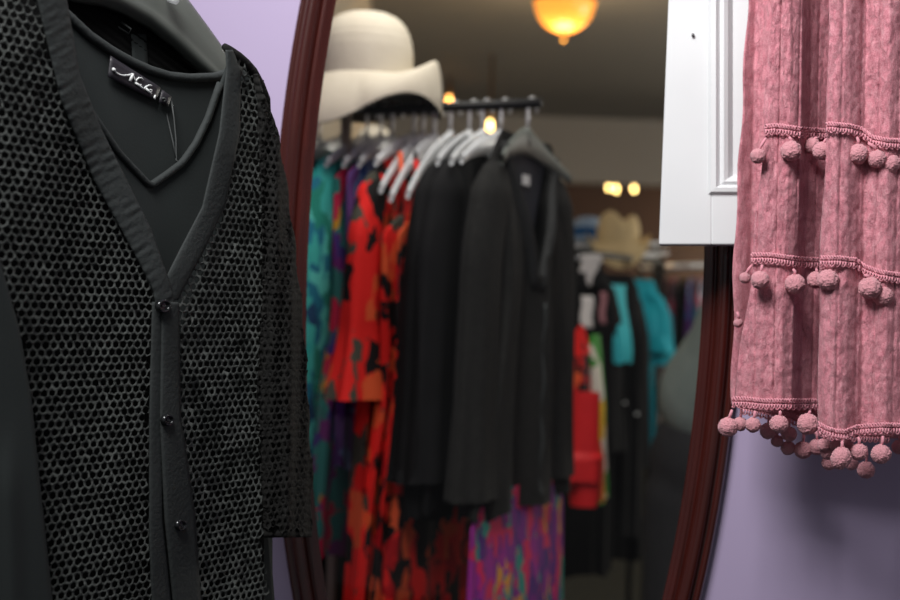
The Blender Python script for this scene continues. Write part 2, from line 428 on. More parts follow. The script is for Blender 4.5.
def trim(x0, x1, yf, dep, sc_=1.0):
    m_ = MB(); xs = lambda a, b, st: [a+(b-a)*i/max(1, int((b-a)/st)) for i in range(max(1, int((b-a)/st))+1)]
    def pt(x, dy, lift): return P(x, yf(x)+dy*sc_, min(dep(x, yf(x)), dep(x+2, yf(x)))-lift)
    for ph in (0, math.pi):
        X = xs(x0, x1, .6)
        m_.tube([pt(x, -3.2+1.9*math.sin(x*1.15+ph), .0030+.0010*math.cos(x*1.15+ph)) for x in X], .00085, 5)
    m_.tube([pt(x, .6, .0022) for x in xs(x0, x1, 1.5)], .0009, 5)
    X = xs(x0, x1, .6)
    m_.tube([pt(x, 4.6+1.2*math.sin(x*1.15), .0030) for x in X], .0008, 5)
    for x in xs(x0+1, x1-1, 2.73):
        m_.tube([pt(x, -.2, .0024), pt(x+.1, 2.2, .0040), pt(x, 4.8, .003)], .0009, 5)
    return m_
y1l = lambda x: interp([(764, 130), (775, 128.5), (800, 132), (828, 134)], x)
y1r = lambda x: interp([(822, 129), (830, 127), (850, 129), (862, 132), (872, 140), (885, 143), (900, 144), (975, 143)], x)
y2l = lambda x: interp([(750, 258), (770, 258), (800, 262), (826, 263)], x)
y2r = lambda x: interp([(818, 261), (840, 261), (856, 263), (866, 270), (880, 275), (900, 278), (975, 276)], x)
y3l = lambda x: interp([(730, 402), (745, 402), (765, 404), (820, 404)], x)
y3r = lambda x: interp([(817, 426), (826, 431), (836, 434), (845, 435), (856, 430), (880, 428), (975, 430)], x)
for (a, b, yf, dep) in ((765, 829, y1l, dl), (751, 824, y2l, dl), (732, 820, y3l, dl), (826, 970, y1r, dr), (820, 970, y2r, dr), (818, 970, y3r, dr)):
    obj('braid_trim', trim(a, b, yf, dep), M['pink_trim'], scarf, recalc=False)
def dbk(px, py): return 1.262
obj('braid_trim', trim(740, 890, lambda x: interp([(740, 408), (790, 418), (830, 435), (900, 438)], x), dbk), M['pink_trim'], scarf, recalc=False)

# one fuzzy ball shared by every pompom
bm = bmesh.new(); bmesh.ops.create_icosphere(bm, subdivisions=5, radius=1)
for vv in bm.verts:
    p = vv.co.copy()
    vv.co *= 1+.07*noise.noise(p*2.2)+.09*noise.noise(p*7)+.07*noise.noise(p*17)
POM = bpy.data.meshes.new('pompom'); bm.to_mesh(POM); bm.free(); POM.materials.append(M['pink_fluff'])
POM.polygons.foreach_set('use_smooth', [True]*len(POM.polygons))
def pompom(px, py, r, tx, ty, dep, el=1.0):
    d = dep
    c = P(px, py, d)
    o = bpy.data.objects.new('pompom', POM); C.objects.link(o); o.parent = scarf
    o.location = c-BASE[scarf.name]; rr = r/F*d
    o.scale = (rr, rr, rr*el); o.rotation_euler = (random.uniform(-.25, .25), random.uniform(-.35, .35), random.uniform(0, 6))
    a = P(tx, ty, d-.001); e = P(px+(tx-px)*.1, py-r*.75, d); mid = P(px+(tx-px)*.45+1, (ty+py-r)/2, d-.002)
    cm = MB().tube([p for p in (a, mid, e)], [.0012, .0016, .0012], 7)
    bpy.context.view_layer.update()
    s = obj('cord', cm, M['pink_trim'], scarf); s.parent = o; s.matrix_parent_inverse = Matrix.LocRotScale(o.location, o.rotation_euler, o.scale).inverted()
for a in [(758, 156, 7.5, 766, 138, 1.196), (791, 151, 10, 789, 137, 1.192), (812, 146, 8, 818, 138, 1.222), (822, 151, 9, 828, 138, 1.17),
          (858, 154, 10, 857, 137, 1.158), (877, 159, 9, 868, 143, 1.155), (890, 164, 10, 883, 148, 1.158), (928, 160, 10, 926, 148, 1.16),
          (745, 278, 5.5, 752, 265, 1.215), (760, 280, 9, 762, 265, 1.19), (795, 284, 10, 793, 269, 1.195), (816, 280, 8.5, 816, 269, 1.215),
          (828, 280, 10.5, 837, 264, 1.155), (870, 288, 11, 864, 275, 1.152), (883, 296, 10, 880, 281, 1.156), (938, 296, 10, 936, 283, 1.16), (738, 323, 4.5, 737, 312, 1.238),
          (728, 427, 9.5, 732, 410, 1.192), (740, 424, 7, 741, 409, 1.222), (753, 425, 7.5, 755, 411, 1.192), (768, 431, 8, 768, 415, 1.244), (779, 424, 9, 780, 411, 1.19),
          (789, 434, 7.5, 788, 418, 1.24), (808, 424, 10.5, 810, 411, 1.196), (803, 450, 8.5, 803, 425, 1.246), (788, 448, 7, 787, 425, 1.25), (777, 441, 6, 776, 420, 1.252),
          (817, 447, 8, 815, 430, 1.24), (824, 445, 6.5, 823, 434, 1.185), (828, 452, 7.5, 827, 438, 1.19), (829, 463, 7, 829, 445, 1.22), (836, 446, 6, 836, 438, 1.18),
          (841, 458, 9.5, 842, 441, 1.150, 1.2), (851, 463, 7, 851, 444, 1.225), (859, 452, 8.5, 858, 437, 1.162), (866, 470, 8.5, 866, 446, 1.25),
          (881, 454, 9.5, 883, 436, 1.15), (848, 446, 6, 848, 440, 1.2), (899, 447, 7, 899, 436, 1.23), (915, 455, 9, 915, 437, 1.155)]:
    pompom(*a)

# ------------------------------------------------------------------ black mesh cardigan, near the camera
AL = R_(56)
CB = P(160, 300, 1.10); CDIR = Vector((math.cos(AL), math.sin(AL), 0)); CN = Vector((math.sin(AL), -math.cos(AL), 0))
if CN.y > 0: CN = -CN
def plane_d(px, py=300):
    """depth of the cardigan's hanging plane under an image column"""
    k = (px-450)/F
    # X = CB.x + s cosA ; Y = CB.y + s sinA ; X = k' Y
    kk = k*math.cos(ROLL)+(py-300)/F*math.sin(ROLL)
    s = (kk*CB.y-CB.x)/(math.cos(AL)-kk*math.sin(AL))
    return CB.y+s*math.sin(AL)
card = thing('mesh_cardigan', 'black open-mesh cardigan with dark buttons on a grey hanger by the lilac wall', 'cardigan', P(150, 640, 1.1))
def relief(px, py):
    r = .006*math.sin(px*.035+py*.006)+.004*noise.noise(Vector((px*.02, py*.008, 3)))
    r += .010*math.exp(-((px-225-(py-430)*.35)/14)**2)*sm((py-340)/60)
    r -= .008*math.exp(-((px-205-(py-430)*.3)/14)**2)*sm((py-350)/60)
    return -r
def cd_(px, py, off=0): return plane_d(px, py)+relief(px, py)+off
def inside(poly, x, y):
    c = False; j = len(poly)-1
    for i in range(len(poly)):
        xi, yi = poly[i]; xj, yj = poly[j]
        if (yi > y) != (yj > y) and x < (xj-xi)*(y-yi)/(yj-yi)+xi: c = not c
        j = i
    return c
def net(poly, a, b, dep, strand=.30, rnd=.10, seed=0):
    """open crochet net: rows of rounded holes between raised strands, laid over the hanging plane"""
    rg = random.Random(seed)
    m_ = MB(); V = {}
    smin, smax = -.30, .26
    def pos(s, t, lift):
        p = CB+CDIR*s+Vector((0, 0, -t))
        px, py = to_px(p)
        return P(px, py, dep(px, py)-lift)
    def vert(s, t, lift, key):
        if key not in V:
            j1, j2 = (rg.uniform(-1, 1)*a*rnd, rg.uniform(-1, 1)*b*rnd)
            V[key] = len(m_.v); m_.v.append(pos(s+j1, t+j2, lift+rg.uniform(-.0004, .0006)))
        return V[key]
    for j in range(int(-.42/b), int(.42/b)):
        for i in range(int(smin/a), int(smax/a)):
            s = (i+(.5 if j % 2 else 0))*a; t = j*b
            c = CB+CDIR*s+Vector((0, 0, -t))
            if c.y < .7: continue
            px, py = to_px(c)
            if not inside(poly, px, py): continue
            i2 = 2*i+(1 if j % 2 else 0)
            pts = [(0, -2, i2, 3*j-2), (1, -1, i2+1, 3*j-1), (1, 1, i2+1, 3*j+1), (0, 2, i2, 3*j+2), (-1, 1, i2-1, 3*j+1), (-1, -1, i2-1, 3*j-1)]
            out = [vert(s+u*a/2, t+w*b/3, .0014, (k1, k2)) for u, w, k1, k2 in pts]
            hs = 1-strand*rg.uniform(.8, 1.35)
            inn = []
            for u, w, k1, k2 in pts:
                inn.append(len(m_.v)); m_.v.append(pos(s+u*a/2*hs*.98, t+w*b/3*hs*(.92 if w < 0 else 1.0)+b*.06, -.0006))
            for k in range(6): m_.f.append((out[k], out[(k+1) % 6], inn[(k+1) % 6], inn[k]))
    return m_
Lpoly = [(-60, -60), (20, -60), (38, 0), (62, 100), (95, 180), (140, 262), (157, 300), (150, 312), (149, 420), (149, 540), (153, 640), (55, 640), (50, 600), (38, 480), (30, 400), (18, 330), (0, 268), (-20, 230), (-60, 200)]
obj('front_mesh', net(Lpoly, .0080, .0064, lambda x, y: cd_(x, y)+.0016*noise.noise(Vector((x*.06, y*.06, 2))), .25, .22, 1), M['net'], card, recalc=False)
Rpoly = [(232, 56), (253, 70), (264, 100), (270, 200), (272, 300), (262, 400), (262, 540), (272, 640), (198, 640), (194, 530), (184, 450), (178, 420), (176, 330), (176, 302), (192, 271), (214, 227), (225, 195), (238, 140), (240, 100)]
obj('front_mesh', net(Rpoly, .0080, .0064, lambda x, y: cd_(x, y)+.004*noise.noise(Vector((x*.07, y*.035, 4))), .30, .30, 2), M['net'], card, recalc=False)
# sleeve on the far side: finer, rounder surface
def sl_d(px, py):
    c = interp([(60, 262), (150, 268), (300, 280), (540, 286)], py)
    return plane_d(262, py)+.012-.03*math.exp(-((px-c)/26)**2)+.05*sm((px-c)/30)+.004*math.sin(px*.35+py*.01)
slL = lambda y: interp([(60, 243), (74, 253), (100, 258), (200, 262), (300, 263), (400, 257), (540, 263)], y)
slR = lambda y: interp([(60, 243), (72, 255), (100, 267), (137, 278), (180, 285), (227, 292), (290, 299), (350, 305), (420, 308), (480, 312), (540, 310)], y)+1.2*math.sin(y*.11)
v = MB().grid(lambda u, w: (lambda py: (lambda px: P(px, py, sl_d(px, py)+.0012*math.sin(py*.75)+.0012*math.sin(px*.9)))(slL(py)+(slR(py)-slL(py))*u))(74+(537-74)*w), 40, 330)
obj('sleeve', v, M['rib'], card, solid=.002)
def near_sleeve(u, w):
    th = 2*math.pi*u; r = .050*math.sqrt(min(1, w/.08+.004))
    c = P(-128-14*w, -6+560*w, plane_d(-128)+.02)
    return c+CDIR*(r*math.cos(th)+.003*math.sin(5*th)*w)+CN*(r*.75*math.sin(th))+Vector((0, 0, .0015*math.sin(w*300)))
obj('sleeve', MB().grid(near_sleeve, 36, 160, True), M['rib'], card)
Spoly = [(slL(y)+1, y) for y in range(96, 540, 12)]+[(slR(y)-1, y) for y in range(534, 94, -12)]
obj('sleeve_mesh', net(Spoly, .0086, .0070, lambda x, y: sl_d(x, y)-.004, .4, .16, 3), M['rib'], bpy.data.objects['sleeve'], recalc=False)

def strip(Lc, Rc, y0, y1, dep, nu, nv, puff=0):
    return MB().grid(lambda u, w: (lambda py: (lambda px: P(px, py, dep(px, py)-puff*(1-(2*u-1)**4)))(Lc(py)+(Rc(py)-Lc(py))*u))(y0+(y1-y0)*w), nu, nv)
lbL = lambda y: interp([(-60, 22), (0, 37), (100, 61), (180, 94), (262, 139), (290, 153), (306, 156)], y)
lbR = lambda y: interp([(-60, 54), (0, 66), (75, 79), (130, 101), (230, 151), (285, 170), (300, 174), (306, 172)], y)
bandd = lambda x, y: cd_(x, y, -.0035)+.0007*math.sin(y*.55+x*.35)*noise.noise(Vector((x*.05, y*.05, 1)))*2
obj('neck_band', strip(lbL, lbR, -60, 306, bandd, 14, 180, .002), M['band'], card, solid=.002)
rbL = lambda y: interp([(50, 226), (70, 226), (133, 219), (207, 202), (249, 180), (275, 167), (300, 160)], y)
rbR = lambda y: interp([(50, 232), (70, 240), (133, 239), (207, 224), (249, 204), (275, 190), (300, 177)], y)
obj('neck_band', strip(rbL, rbR, 50, 300, lambda x, y: cd_(x, y, -.001), 12, 130, .002), M['band'], card, solid=.002)
p1L = lambda y: interp([(300, 152), (420, 149), (540, 149), (640, 153)], y)
p1R = lambda y: interp([(300, 168), (420, 163), (520, 162), (600, 171), (640, 175)], y)
p2L = lambda y: interp([(300, 162), (420, 160), (520, 165), (600, 173), (640, 177)], y)
p2R = lambda y: interp([(300, 178), (420, 180), (440, 184), (520, 195), (600, 200), (640, 203)], y)
obj('placket', strip(p1L, p1R, 302, 640, lambda x, y: cd_(x, y, -.0005), 8, 100, .0015), M['band'], card, solid=.002)
obj('placket', strip(p2L, p2R, 302, 640, lambda x, y: cd_(x, y, -.0045), 8, 100, .0015), M['band'], card, solid=.002)
def button(px, py, r):
    d = cd_(px, py, -.0085); c = P(px, py, d); R = r/F*d
    e1 = (P(px+10, py, cd_(px+10, py, -.0085))-c).normalized(); e2 = Vector((0, 0, 1)); e3 = e1.cross(e2).normalized()
    if e3.y > 0: e3 = -e3
    pr = [(0, .0008), (.30, .0006), (.55, .0008), (.62, .0022), (.75, .0032), (.9, .0026), (1, .0008), (1, -.0015), (0, -.0015)]
    m_ = MB().grid(lambda u, w: (lambda q_: c+(e1*math.cos(2*math.pi*u)*1.35+e2*math.sin(2*math.pi*u))*q_[0]*R+e3*q_[1])(pr[int(round(w*8))]), 28, 8, True)
    b_ = obj('button', m_, M['button'], card)
    t_ = MB().tube([c-e1*R*.3+e3*.001, c-e1*R*.15+e3*.002, c+e1*R*.15+e3*.002, c+e1*R*.3+e3*.001], .0006, 6)
    obj('stitch', t_, M['thread'], b_)
button(163, 306, 7.0); button(167, 420, 6.0); button(180, 525, 6.0)

obj('shoulder_seam', MB().tube([P(x, y, cd_(x, y, .004)) for x, y in ((224, 46), (230, 51), (238, 57), (246, 64), (253, 72), (260, 85), (266, 99), (269, 112))], [.003, .0045, .005, .005, .005, .005, .0045, .002], 10), M['rib'], card)
# attached black vest under the mesh
tf_top = [(-90, -60), (20, -60), (60, 55), (88, 108), (118, 152), (150, 186), (166, 175), (182, 163), (196, 143), (208, 118), (219, 86), (228, 62), (236, 58), (252, 73), (265, 100), (275, 200)]
def tank_d(px, py): return plane_d(px, py)+.026+.004*math.sin(px*.04+1)+.003*noise.noise(Vector((px*.02, py*.01, 8)))
tk = MB().grid(lambda u, w: (lambda px: (lambda py: P(px, py, tank_d(px, py)))(interp(tf_top, px)+(640-interp(tf_top, px))*w))(-75+(272+75)*u), 120, 60)
vest = obj('under_vest', tk, M['jersey'], card, solid=.0015)
pts = [P(x, interp(tf_top, x), tank_d(x, interp(tf_top, x))-.002) for x in range(56, 222, 4)]
obj('vest_piping', MB().tube(pts, .0034, 8), M['band'], vest)
# near-black sheets standing in for the shade behind the mesh holes
obj('hole_shade', MB().grid(lambda u, w: (lambda px, py: P(px, py, tank_d(px, py)-.004))(-70+ (interp([(0, 32), (.15, 60), (.28, 95), (.42, 150), (1, 160)], w)+70)*u, -60+700*w), 30, 80), M['dark'], vest)
obj('hole_shade', MB().grid(lambda u, w: (lambda px, py: P(px, py, tank_d(px, py)-.003))(interp([(0, 236), (.25, 222), (.45, 180), (1, 205)], w)+(264-interp([(0, 236), (.25, 222), (.45, 180), (1, 205)], w))*u, 80+ 560*w), 20, 60), M['dark'], vest)
# plain side panel at the frame's left edge
spR = lambda y: interp([(225, -20), (262, 0), (330, 19), (400, 31), (480, 39), (600, 52), (640, 56)], y)
sp = obj('side_panel', strip(lambda y: -90, spR, 225, 640, lambda x, y: plane_d(x, y)-.008+.012*sm((spR(y)-x)/70)-.006*math.exp(-((x-spR(y)+32+ (y-500)*.08)/9)**2)*sm((y-420)/80), 30, 70, 0), M['jersey'], card, solid=.002)
obj('side_panel', strip(lambda y: 255, lambda y: interp([(500, 266), (600, 274), (640, 276)], y), 440, 640, lambda x, y: plane_d(x, y)+.022, 6, 30), M['jersey'], card, solid=.002)
# back of the vest with its neck binding, and back of the cardigan
tb_top = [(40, -8), (60, 8), (90, 36), (112, 51), (132, 62), (150, 70), (170, 76), (190, 78), (215, 77), (236, 70)]
tbd = lambda px, py: plane_d(px, py)+.05
obj('vest_back', MB().grid(lambda u, w: (lambda px: (lambda py: P(px, py, tbd(px, py)))(interp(tb_top, px)+(215-interp(tb_top, px))*w))(40+196*u), 60, 24), M['jersey'], card)
pts = [P(x, interp(tb_top, x), tbd(x, interp(tb_top, x))-.002) for x in range(42, 236, 4)]
obj('neck_binding', MB().tube(pts, .0042, 10), M['band'], card)
cb_top = [(20, -60), (150, -22), (185, 8), (205, 36), (226, 68), (236, 74)]
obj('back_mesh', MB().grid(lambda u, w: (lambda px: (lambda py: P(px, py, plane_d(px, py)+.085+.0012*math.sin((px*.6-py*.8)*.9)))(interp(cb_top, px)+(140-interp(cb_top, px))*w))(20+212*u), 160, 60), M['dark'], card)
# small loop and care label at the back of the neck
obj('back_strap', MB().grid(lambda u, w: P(131+15*u+w*2, 34+36*w, plane_d(131+15*u+w*2)+.0765), 4, 6), M['jersey'], card, solid=.001)
mb = MB().tube([P(*p, plane_d(120)+.076) for p in ((116, 17), (115, 25), (129, 34), (131, 29), (121, 22))], .0009, 6)
obj('care_label', mb, M['thread'], card)
# brand label and its white script
def lab_d(px, py): return plane_d(px, py)+.0455
def labp(x, y, lift=0): return P(100+x/10, 50+y/10, lab_d(100+x/10, 50+y/10)-lift)
cor = [(105, 60), (604, 375), (560, 512), (78, 268)]
mb = MB().grid(lambda u, w: labp(*[(cor[0][k]*(1-u)+cor[1][k]*u)*(1-w)+(cor[3][k]*(1-u)+cor[2][k]*u)*w for k in (0, 1)], .001*math.sin(u*3)), 12, 4)
lab = obj('brand_label', mb, M['label'], card, solid=.0012)
sw = MB()
def stroke(pts, r): sw.tube([labp(x, y, .003) for x, y in pts], [r_*.001 for r_ in r] if isinstance(r, list) else r*.001, 6)
stroke([(128, 190), (140, 197), (150, 204)], 1.5)
stroke([(140, 198), (165, 228), (200, 248), (240, 256), (285, 252), (322, 240)], [.7, .7, .8, .9, .8, .7])
stroke([(328, 238), (316, 270), (300, 312)], [1.3, 1.7, 1.3])
stroke([(322, 242), (345, 285), (362, 330)], [.9, .8, .8])
stroke([(362, 330), (366, 296), (390, 278), (415, 280), (434, 298)], [.7, .7, .8, .7, .6])
stroke([(352, 328), (385, 350), (412, 372), (438, 392)], [1.0, 1.2, 1.1, .9])
stroke([(412, 345), (398, 352), (400, 368)], .6)
stroke([(436, 392), (462, 366), (490, 352), (518, 356)], [.8, .9, .8, .6])
stroke([(455, 382), (486, 412), (514, 440)], [1.1, 1.2, .9])
stroke([(500, 395), (520, 400), (512, 425)], .6)
stroke([(552, 452), (545, 474), (550, 492)], [.8, 1.1, .8])
obj('label_script', sw, M['thread_white'], lab)
mb = MB().grid(lambda u, w: labp(*[((620, 400)[k]*(1-u)+(712, 462)[k]*u)*(1-w)+((588, 522)[k]*(1-u)+(682, 566)[k]*u)*w for k in (0, 1)], .0005), 3, 3)
sz = obj('size_tab', mb, M['label'], card, solid=.001)
obj('size_mark', MB().tube([labp(622, 486, .002), labp(640, 482, .002), labp(656, 498, .002), labp(640, 515, .002)], .0011, 6), M['thread'], sz)
mb = MB().tube([P(x, y, plane_d(168)+.043) for x, y in ((164, 102), (168, 120), (173, 142), (176, 158))], .0007, 6).tube([P(x, y, plane_d(168)+.043) for x, y in ((171, 98), (174, 118), (176, 140), (176, 160), (180, 163))], .0007, 6)
obj('tag_thread', mb, M['thread'], card)

# grey hanger inside it
hg = thing('coat_hanger', 'flat dark grey plastic hanger inside the neck of the mesh cardigan', 'hanger', P(120, 0, 1.1))
ht = [(-150, 34), (-80, -10), (-20, -50), (60, -85), (130, -46), (160, -24), (185, 0), (205, 27), (220, 48), (230, 64)]
hb = [(-150, 62), (-80, 20), (-20, -20), (40, -18), (72, 0), (100, 4), (120, 11), (150, 27), (175, 47), (200, 70), (222, 88), (230, 92)]
hdp = lambda px, py, w: plane_d(px, py)+.066+.012*abs(2*w-1)**3-.004*math.exp(-((w-.82)/.1)**2)
mb = MB().grid(lambda u, w: (lambda px: (lambda py: P(px, py, hdp(px, py, w)))(interp(ht, px)+(interp(hb, px)-interp(ht, px))*w))(-150+380*u), 90, 18)
obj('shoulder_bar', mb, M['hanger_grey'], hg, solid=.006)
hk = [P(168, -10, plane_d(160)+.05), P(172, -2, plane_d(160)+.05), P(178, 2, plane_d(160)+.05)]
obj('clip', MB().tube(hk, [.004, .006, .003], 10), M['clear'], hg)
px0 = 95
obj('hook', MB().tube([P(px0, -60, plane_d(px0)+.07), P(px0, -110, plane_d(px0)+.07)]+[P(px0+22-22*math.cos(t), -110-22*math.sin(t), plane_d(px0)+.07) for t in [i*.3 for i in range(1, 13)]], .0022, 8), M['chrome'], hg)

# ------------------------------------------------------------------ the shop seen in the mirror
mb = MB().box((-4.2, 1.60, -.06), (4.2, 12.2, 0)); mb.box((-4.2, -2.2, -.06), (4.2, 1.60, 0))
struct('floor', mb, M['carpet'], smooth=False)
struct('ceiling', MB().box((-4.2, 1.2, 2.66), (4.2, 12.2, 2.72)), M['ceiling'], smooth=False)
struct('wall_far', MB().box((-4.2, 12.1, 0), (4.2, 12.2, 2.66)), M['panelling'], smooth=False)
struct('wall_right', MB().box((4.1, 1.2, 0), (4.2, 12.2, 2.66)), M['sidewall'], smooth=False)
# left wall: close behind the rack, ending at the wide opening
lw = lambda t, z, n: Vector((-.34, 2.95, 0))*(1-t)+Vector((-.50, 9.1, 0))*t+Vector((-n, 0, z))
mb = MB().box((0, 0, 0), (1, 2.66, .1), lambda t, z, n: lw(t, z, n))
mb.box((-4.2, 2.95, 0), (-.44, 3.05, 2.66))
struct('wall_left', mb, M['sidewall'], smooth=False)
struct('wall_header', MB().box((-.6, 9.1, 2.19), (4.1, 9.25, 2.66)), M['soffit'], smooth=False)
struct('wall_left_near', MB().box((-4.2, 1.9, 0), (-4.1, 3.0, 2.66)), M['sidewall'], smooth=False)

# --- ceiling lamp and the small lights
lp = P(565, 0, 5.2)
lamp = thing('ceiling_lamp', 'amber glass bowl lamp glowing on the shop ceiling', 'ceiling lamp', (lp.x, lp.y, 2.66))
pr = [(.0, -.235), (.012, -.232), (.05, -.222), (.085, -.20), (.112, -.165), (.125, -.125), (.13, -.10)]
obj('shade', MB().lathe(pr, (lp.x, lp.y, 2.66), 40), M['amber'], lamp)
obj('canopy', MB().lathe([(0, 0), (.08, 0), (.08, -.02), (.03, -.03), (.03, -.08), (.135, -.09), (.135, -.105), (.12, -.105)], (lp.x, lp.y, 2.66), 40), M['brass'], lamp)
obj('finial', MB().lathe([(0, -.27), (.008, -.266), (.014, -.255), (.008, -.245), (.012, -.236), (0, -.23)], (lp.x, lp.y, 2.66), 20), M['brass'], lamp)
def spot(px, py, d, label, top, mat):
    p = P(px, py, d)
    t = thing('spotlight', label, 'spotlight', (p.x, p.y, top), 'small spotlights')
    obj('bulb', MB().lathe([(.001, -.014), (.009, -.011), (.014, -.002), (.014, .006), (.01, .02), (.008, .045)], p, 18), mat, t)
    obj('holder', MB().lathe([(.014, .04), (.018, .05), (.02, .09), (.008, .1), (.008, top-p.z), (0, top-p.z)], p, 14), M['brass'], t)
spot(449, 103, 7.6, 'glowing spotlight on the ceiling just beside the cream floppy hat', 2.66, M['bulb_warm'])
spot(490, 128, 6.9, 'bright spotlight seen just behind the chrome hanger hooks', 2.66, M['bulb'])
for (k, pts, lb) in ((0, ((609, 188), (616, 190.5)), 'twin bulb pendant lamp over the panelled back room, nearer the black cardigan'), (1, ((632, 184), (634, 190)), 'twin bulb pendant lamp over the panelled back room, nearer the white cabinet')):
    c = P((pts[0][0]+pts[1][0])/2, 187, 10.6)
    t = thing('pendant_lamp', lb, 'pendant lamp', (c.x, c.y, 2.66), 'twin bulb pendants')
    for i, (x, y) in enumerate(pts):
        p = P(x, y, 10.6)
        obj('bulb', MB().lathe([(.001, -.015), (.01, -.012), (.015, -.003), (.014, .006), (.01, .024), (.008, .045)], p, 18), M['bulb'] if not (k == 1 and i == 0) else M['bulb_warm'], t)
    a, b = P(*pts[0], 10.6), P(*pts[1], 10.6)
    mb = MB().tube([(a.x, a.y, a.z+.04), (a.x, a.y, a.z+.09), (c.x, c.y, a.z+.13), (b.x, b.y, a.z+.09), (b.x, b.y, b.z+.04)], .008, 8).tube([(c.x, c.y, a.z+.13), (c.x, c.y, 2.66)], .006, 8)
    obj('bracket', mb, M['brass'], t)

# --- the black rail and everything on it
WD = Vector((.45, .89, 0)).normalized(); FD = Vector((.89, -.45, 0)).normalized(); RD = -FD
R0 = P(517, 104, 2.2); ZR = R0.z
def rod(s): return Vector((R0.x, R0.y, ZR))+RD*s
rack = thing('clothes_rail', 'black metal clothes rail carrying the row of chrome hooked hangers', 'clothes rail', (rod(.33).x, rod(.33).y, 0))
obj('rail', MB().tube([rod(-.046), rod(.25), rod(.62)], .009, 14), M['rail'], rack)
for s in (.585,):
    obj('upright', MB().tube([rod(s)+Vector((0, 0, -.008)), Vector((rod(s).x, rod(s).y, .03))], .014, 12), M['rail'], rack)
    obj('foot', MB().tube([Vector((rod(s).x, rod(s).y, .02))-WD*.25, Vector((rod(s).x, rod(s).y, .02))+WD*.25], .014, 12), M['rail'], rack)
    obj('foot', MB().tube([Vector((rod(s).x, rod(s).y, .02))-FD*-.1, Vector((rod(s).x, rod(s).y, .02))+FD*.5], .014, 12), M['rail'], rack)

def G(s, a, b, z):   # point in a garment's own frame: a across, b towards its front
    r = rod(s); return Vector((r.x, r.y, 0))+WD*a+FD*b+Vector((0, 0, z))
def hanger(s, label, mat='clear', half=.195, drop=.052, zt=None, thick=.0045, hgt=.016, grp='hangers on the black rail'):
    zt = zt or ZR-.062
    t = thing('clothes_hanger', label, 'hanger', rod(s), grp)
    mb = MB()
    def bar(u, w):
        a = (2*u-1)*half; k = abs(2*u-1)
        zc = zt-drop*k**1.35-.004
        th = 2*math.pi*w
        b = .022*k*k
        return G(s, a, b+thick*math.cos(th), zc+hgt*(1-.35*k)*math.sin(th)*(1+.25*math.cos(k*3)))
    mb.grid(lambda w, u: bar(u, w), 12, 40, True)
    mb.tube([G(s, 0, 0, zt-.012), G(s, 0, 0, zt+.018)], .006, 10)
    obj('bar', mb, M[mat], t)
    pts = [G(s, 0, 0, zt+.012), G(s, 0, 0, ZR-.026)]+[G(s, .019-.019*math.cos(x), 0, ZR-.006+.019*math.sin(x)) for x in [i*.28 for i in range(0, 13)]]
    obj('hook', MB().tube(pts, .0027, 8), M['chrome'], t)
    return t

def garment(name, label, cat, s, ztop, zhem, sw, hem, mat, grp=None, vneck=0, sleeves=None, straps=False, nk=.07, folds=9, amp=.006, hd=.017, seed=0, sdrop=.05, mat2=None, tilt=0):
    t = thing(name, label, cat, G(s, 0, 0, zhem), grp)
    rg = random.Random(seed); p1, p2 = rg.uniform(0, 6), rg.uniform(0, 6)
    LEN = ztop-zhem
    def hw(h):
        if h < sdrop: return nk+(sw-nk)*(h/sdrop)**.8
        return sw+(hem-sw)*sm((h-sdrop)/(LEN-sdrop))-.02*math.exp(-((h-.28)/.12)**2)
    def pt(u, w):
        h = LEN*w**1.15; th = 2*math.pi*u
        c, s_ = math.cos(th), math.sin(th)
        k = min(1, h/.35)
        a = hw(h)*math.copysign(abs(c)**.75, c)
        b = (.006+hd*sm(h/.2))*math.copysign(abs(s_)**.8, s_)
        fo = amp*k*(math.sin(folds*th+p1+h*1.5)+.6*math.sin(folds*1.7*th+p2-h*2))
        b += fo*(.5+.5*abs(s_)); a += fo*.8*c
        z = ztop-h+.006*k*math.sin(5*th+p2)*(w > .9)
        return G(s, a+tilt*h, b, z)
    nu, nv = 96, 70
    mb = MB(); v = []; keep = []
    for j in range(nv+1):
        for i in range(nu): v.append(pt(i/nu, j/nv))
    f = []
    for j in range(nv):
        h = LEN*((j+.5)/nv)**1.15
        for i in range(nu):
            th = 2*math.pi*(i+.5)/nu
            if vneck and math.sin(th) > 0 and h < vneck:
                a = hw(h)*math.copysign(abs(math.cos(th))**.75, math.cos(th))
                if abs(a) < nk*(1-h/vneck)*1.1: continue
            f.append((j*nu+i, j*nu+(i+1) % nu, (j+1)*nu+(i+1) % nu, (j+1)*nu+i))
    obj('bodice' if cat in ('dress',) else 'body', mb.add(v, f), mat, t)
    if sleeves:
        ln, r0, r1, flare = sleeves
        for sg_ in (-1, 1):
            def sp_(u, w):
                th = 2*math.pi*u; h = ln*w
                r = (r0+(r1-r0)*sm(w*1.1))*math.sqrt(min(1, w/.10+.004))+flare*max(0, (w-.7)/.3)**1.5*.5
                aa = sg_*(sw-.034+.03*sm(w*3)+.012*w)
                fo = .004*w*math.sin(6*th+p1*2)+flare*.12*max(0, (w-.6)/.4)*math.sin(5*th+p2)
                return G(s, aa+(r+fo)*math.cos(th)+tilt*h, (.55*r+fo*.7)*math.sin(th), ztop-sdrop*.62-h)
            obj('sleeve', MB().grid(sp_, 36, 40, True), mat2 or mat, t)
    if straps:
        for sg_ in (-1, 1):
            obj('strap', MB().tube([G(s, sg_*nk*1.1, 0, ztop-.002), G(s, sg_*(nk*1.1+.005), .003, ztop+.05), G(s, sg_*(nk*1.1+.01), 0, ZR-.075-.02)], .004, 8), mat, t)
    return t

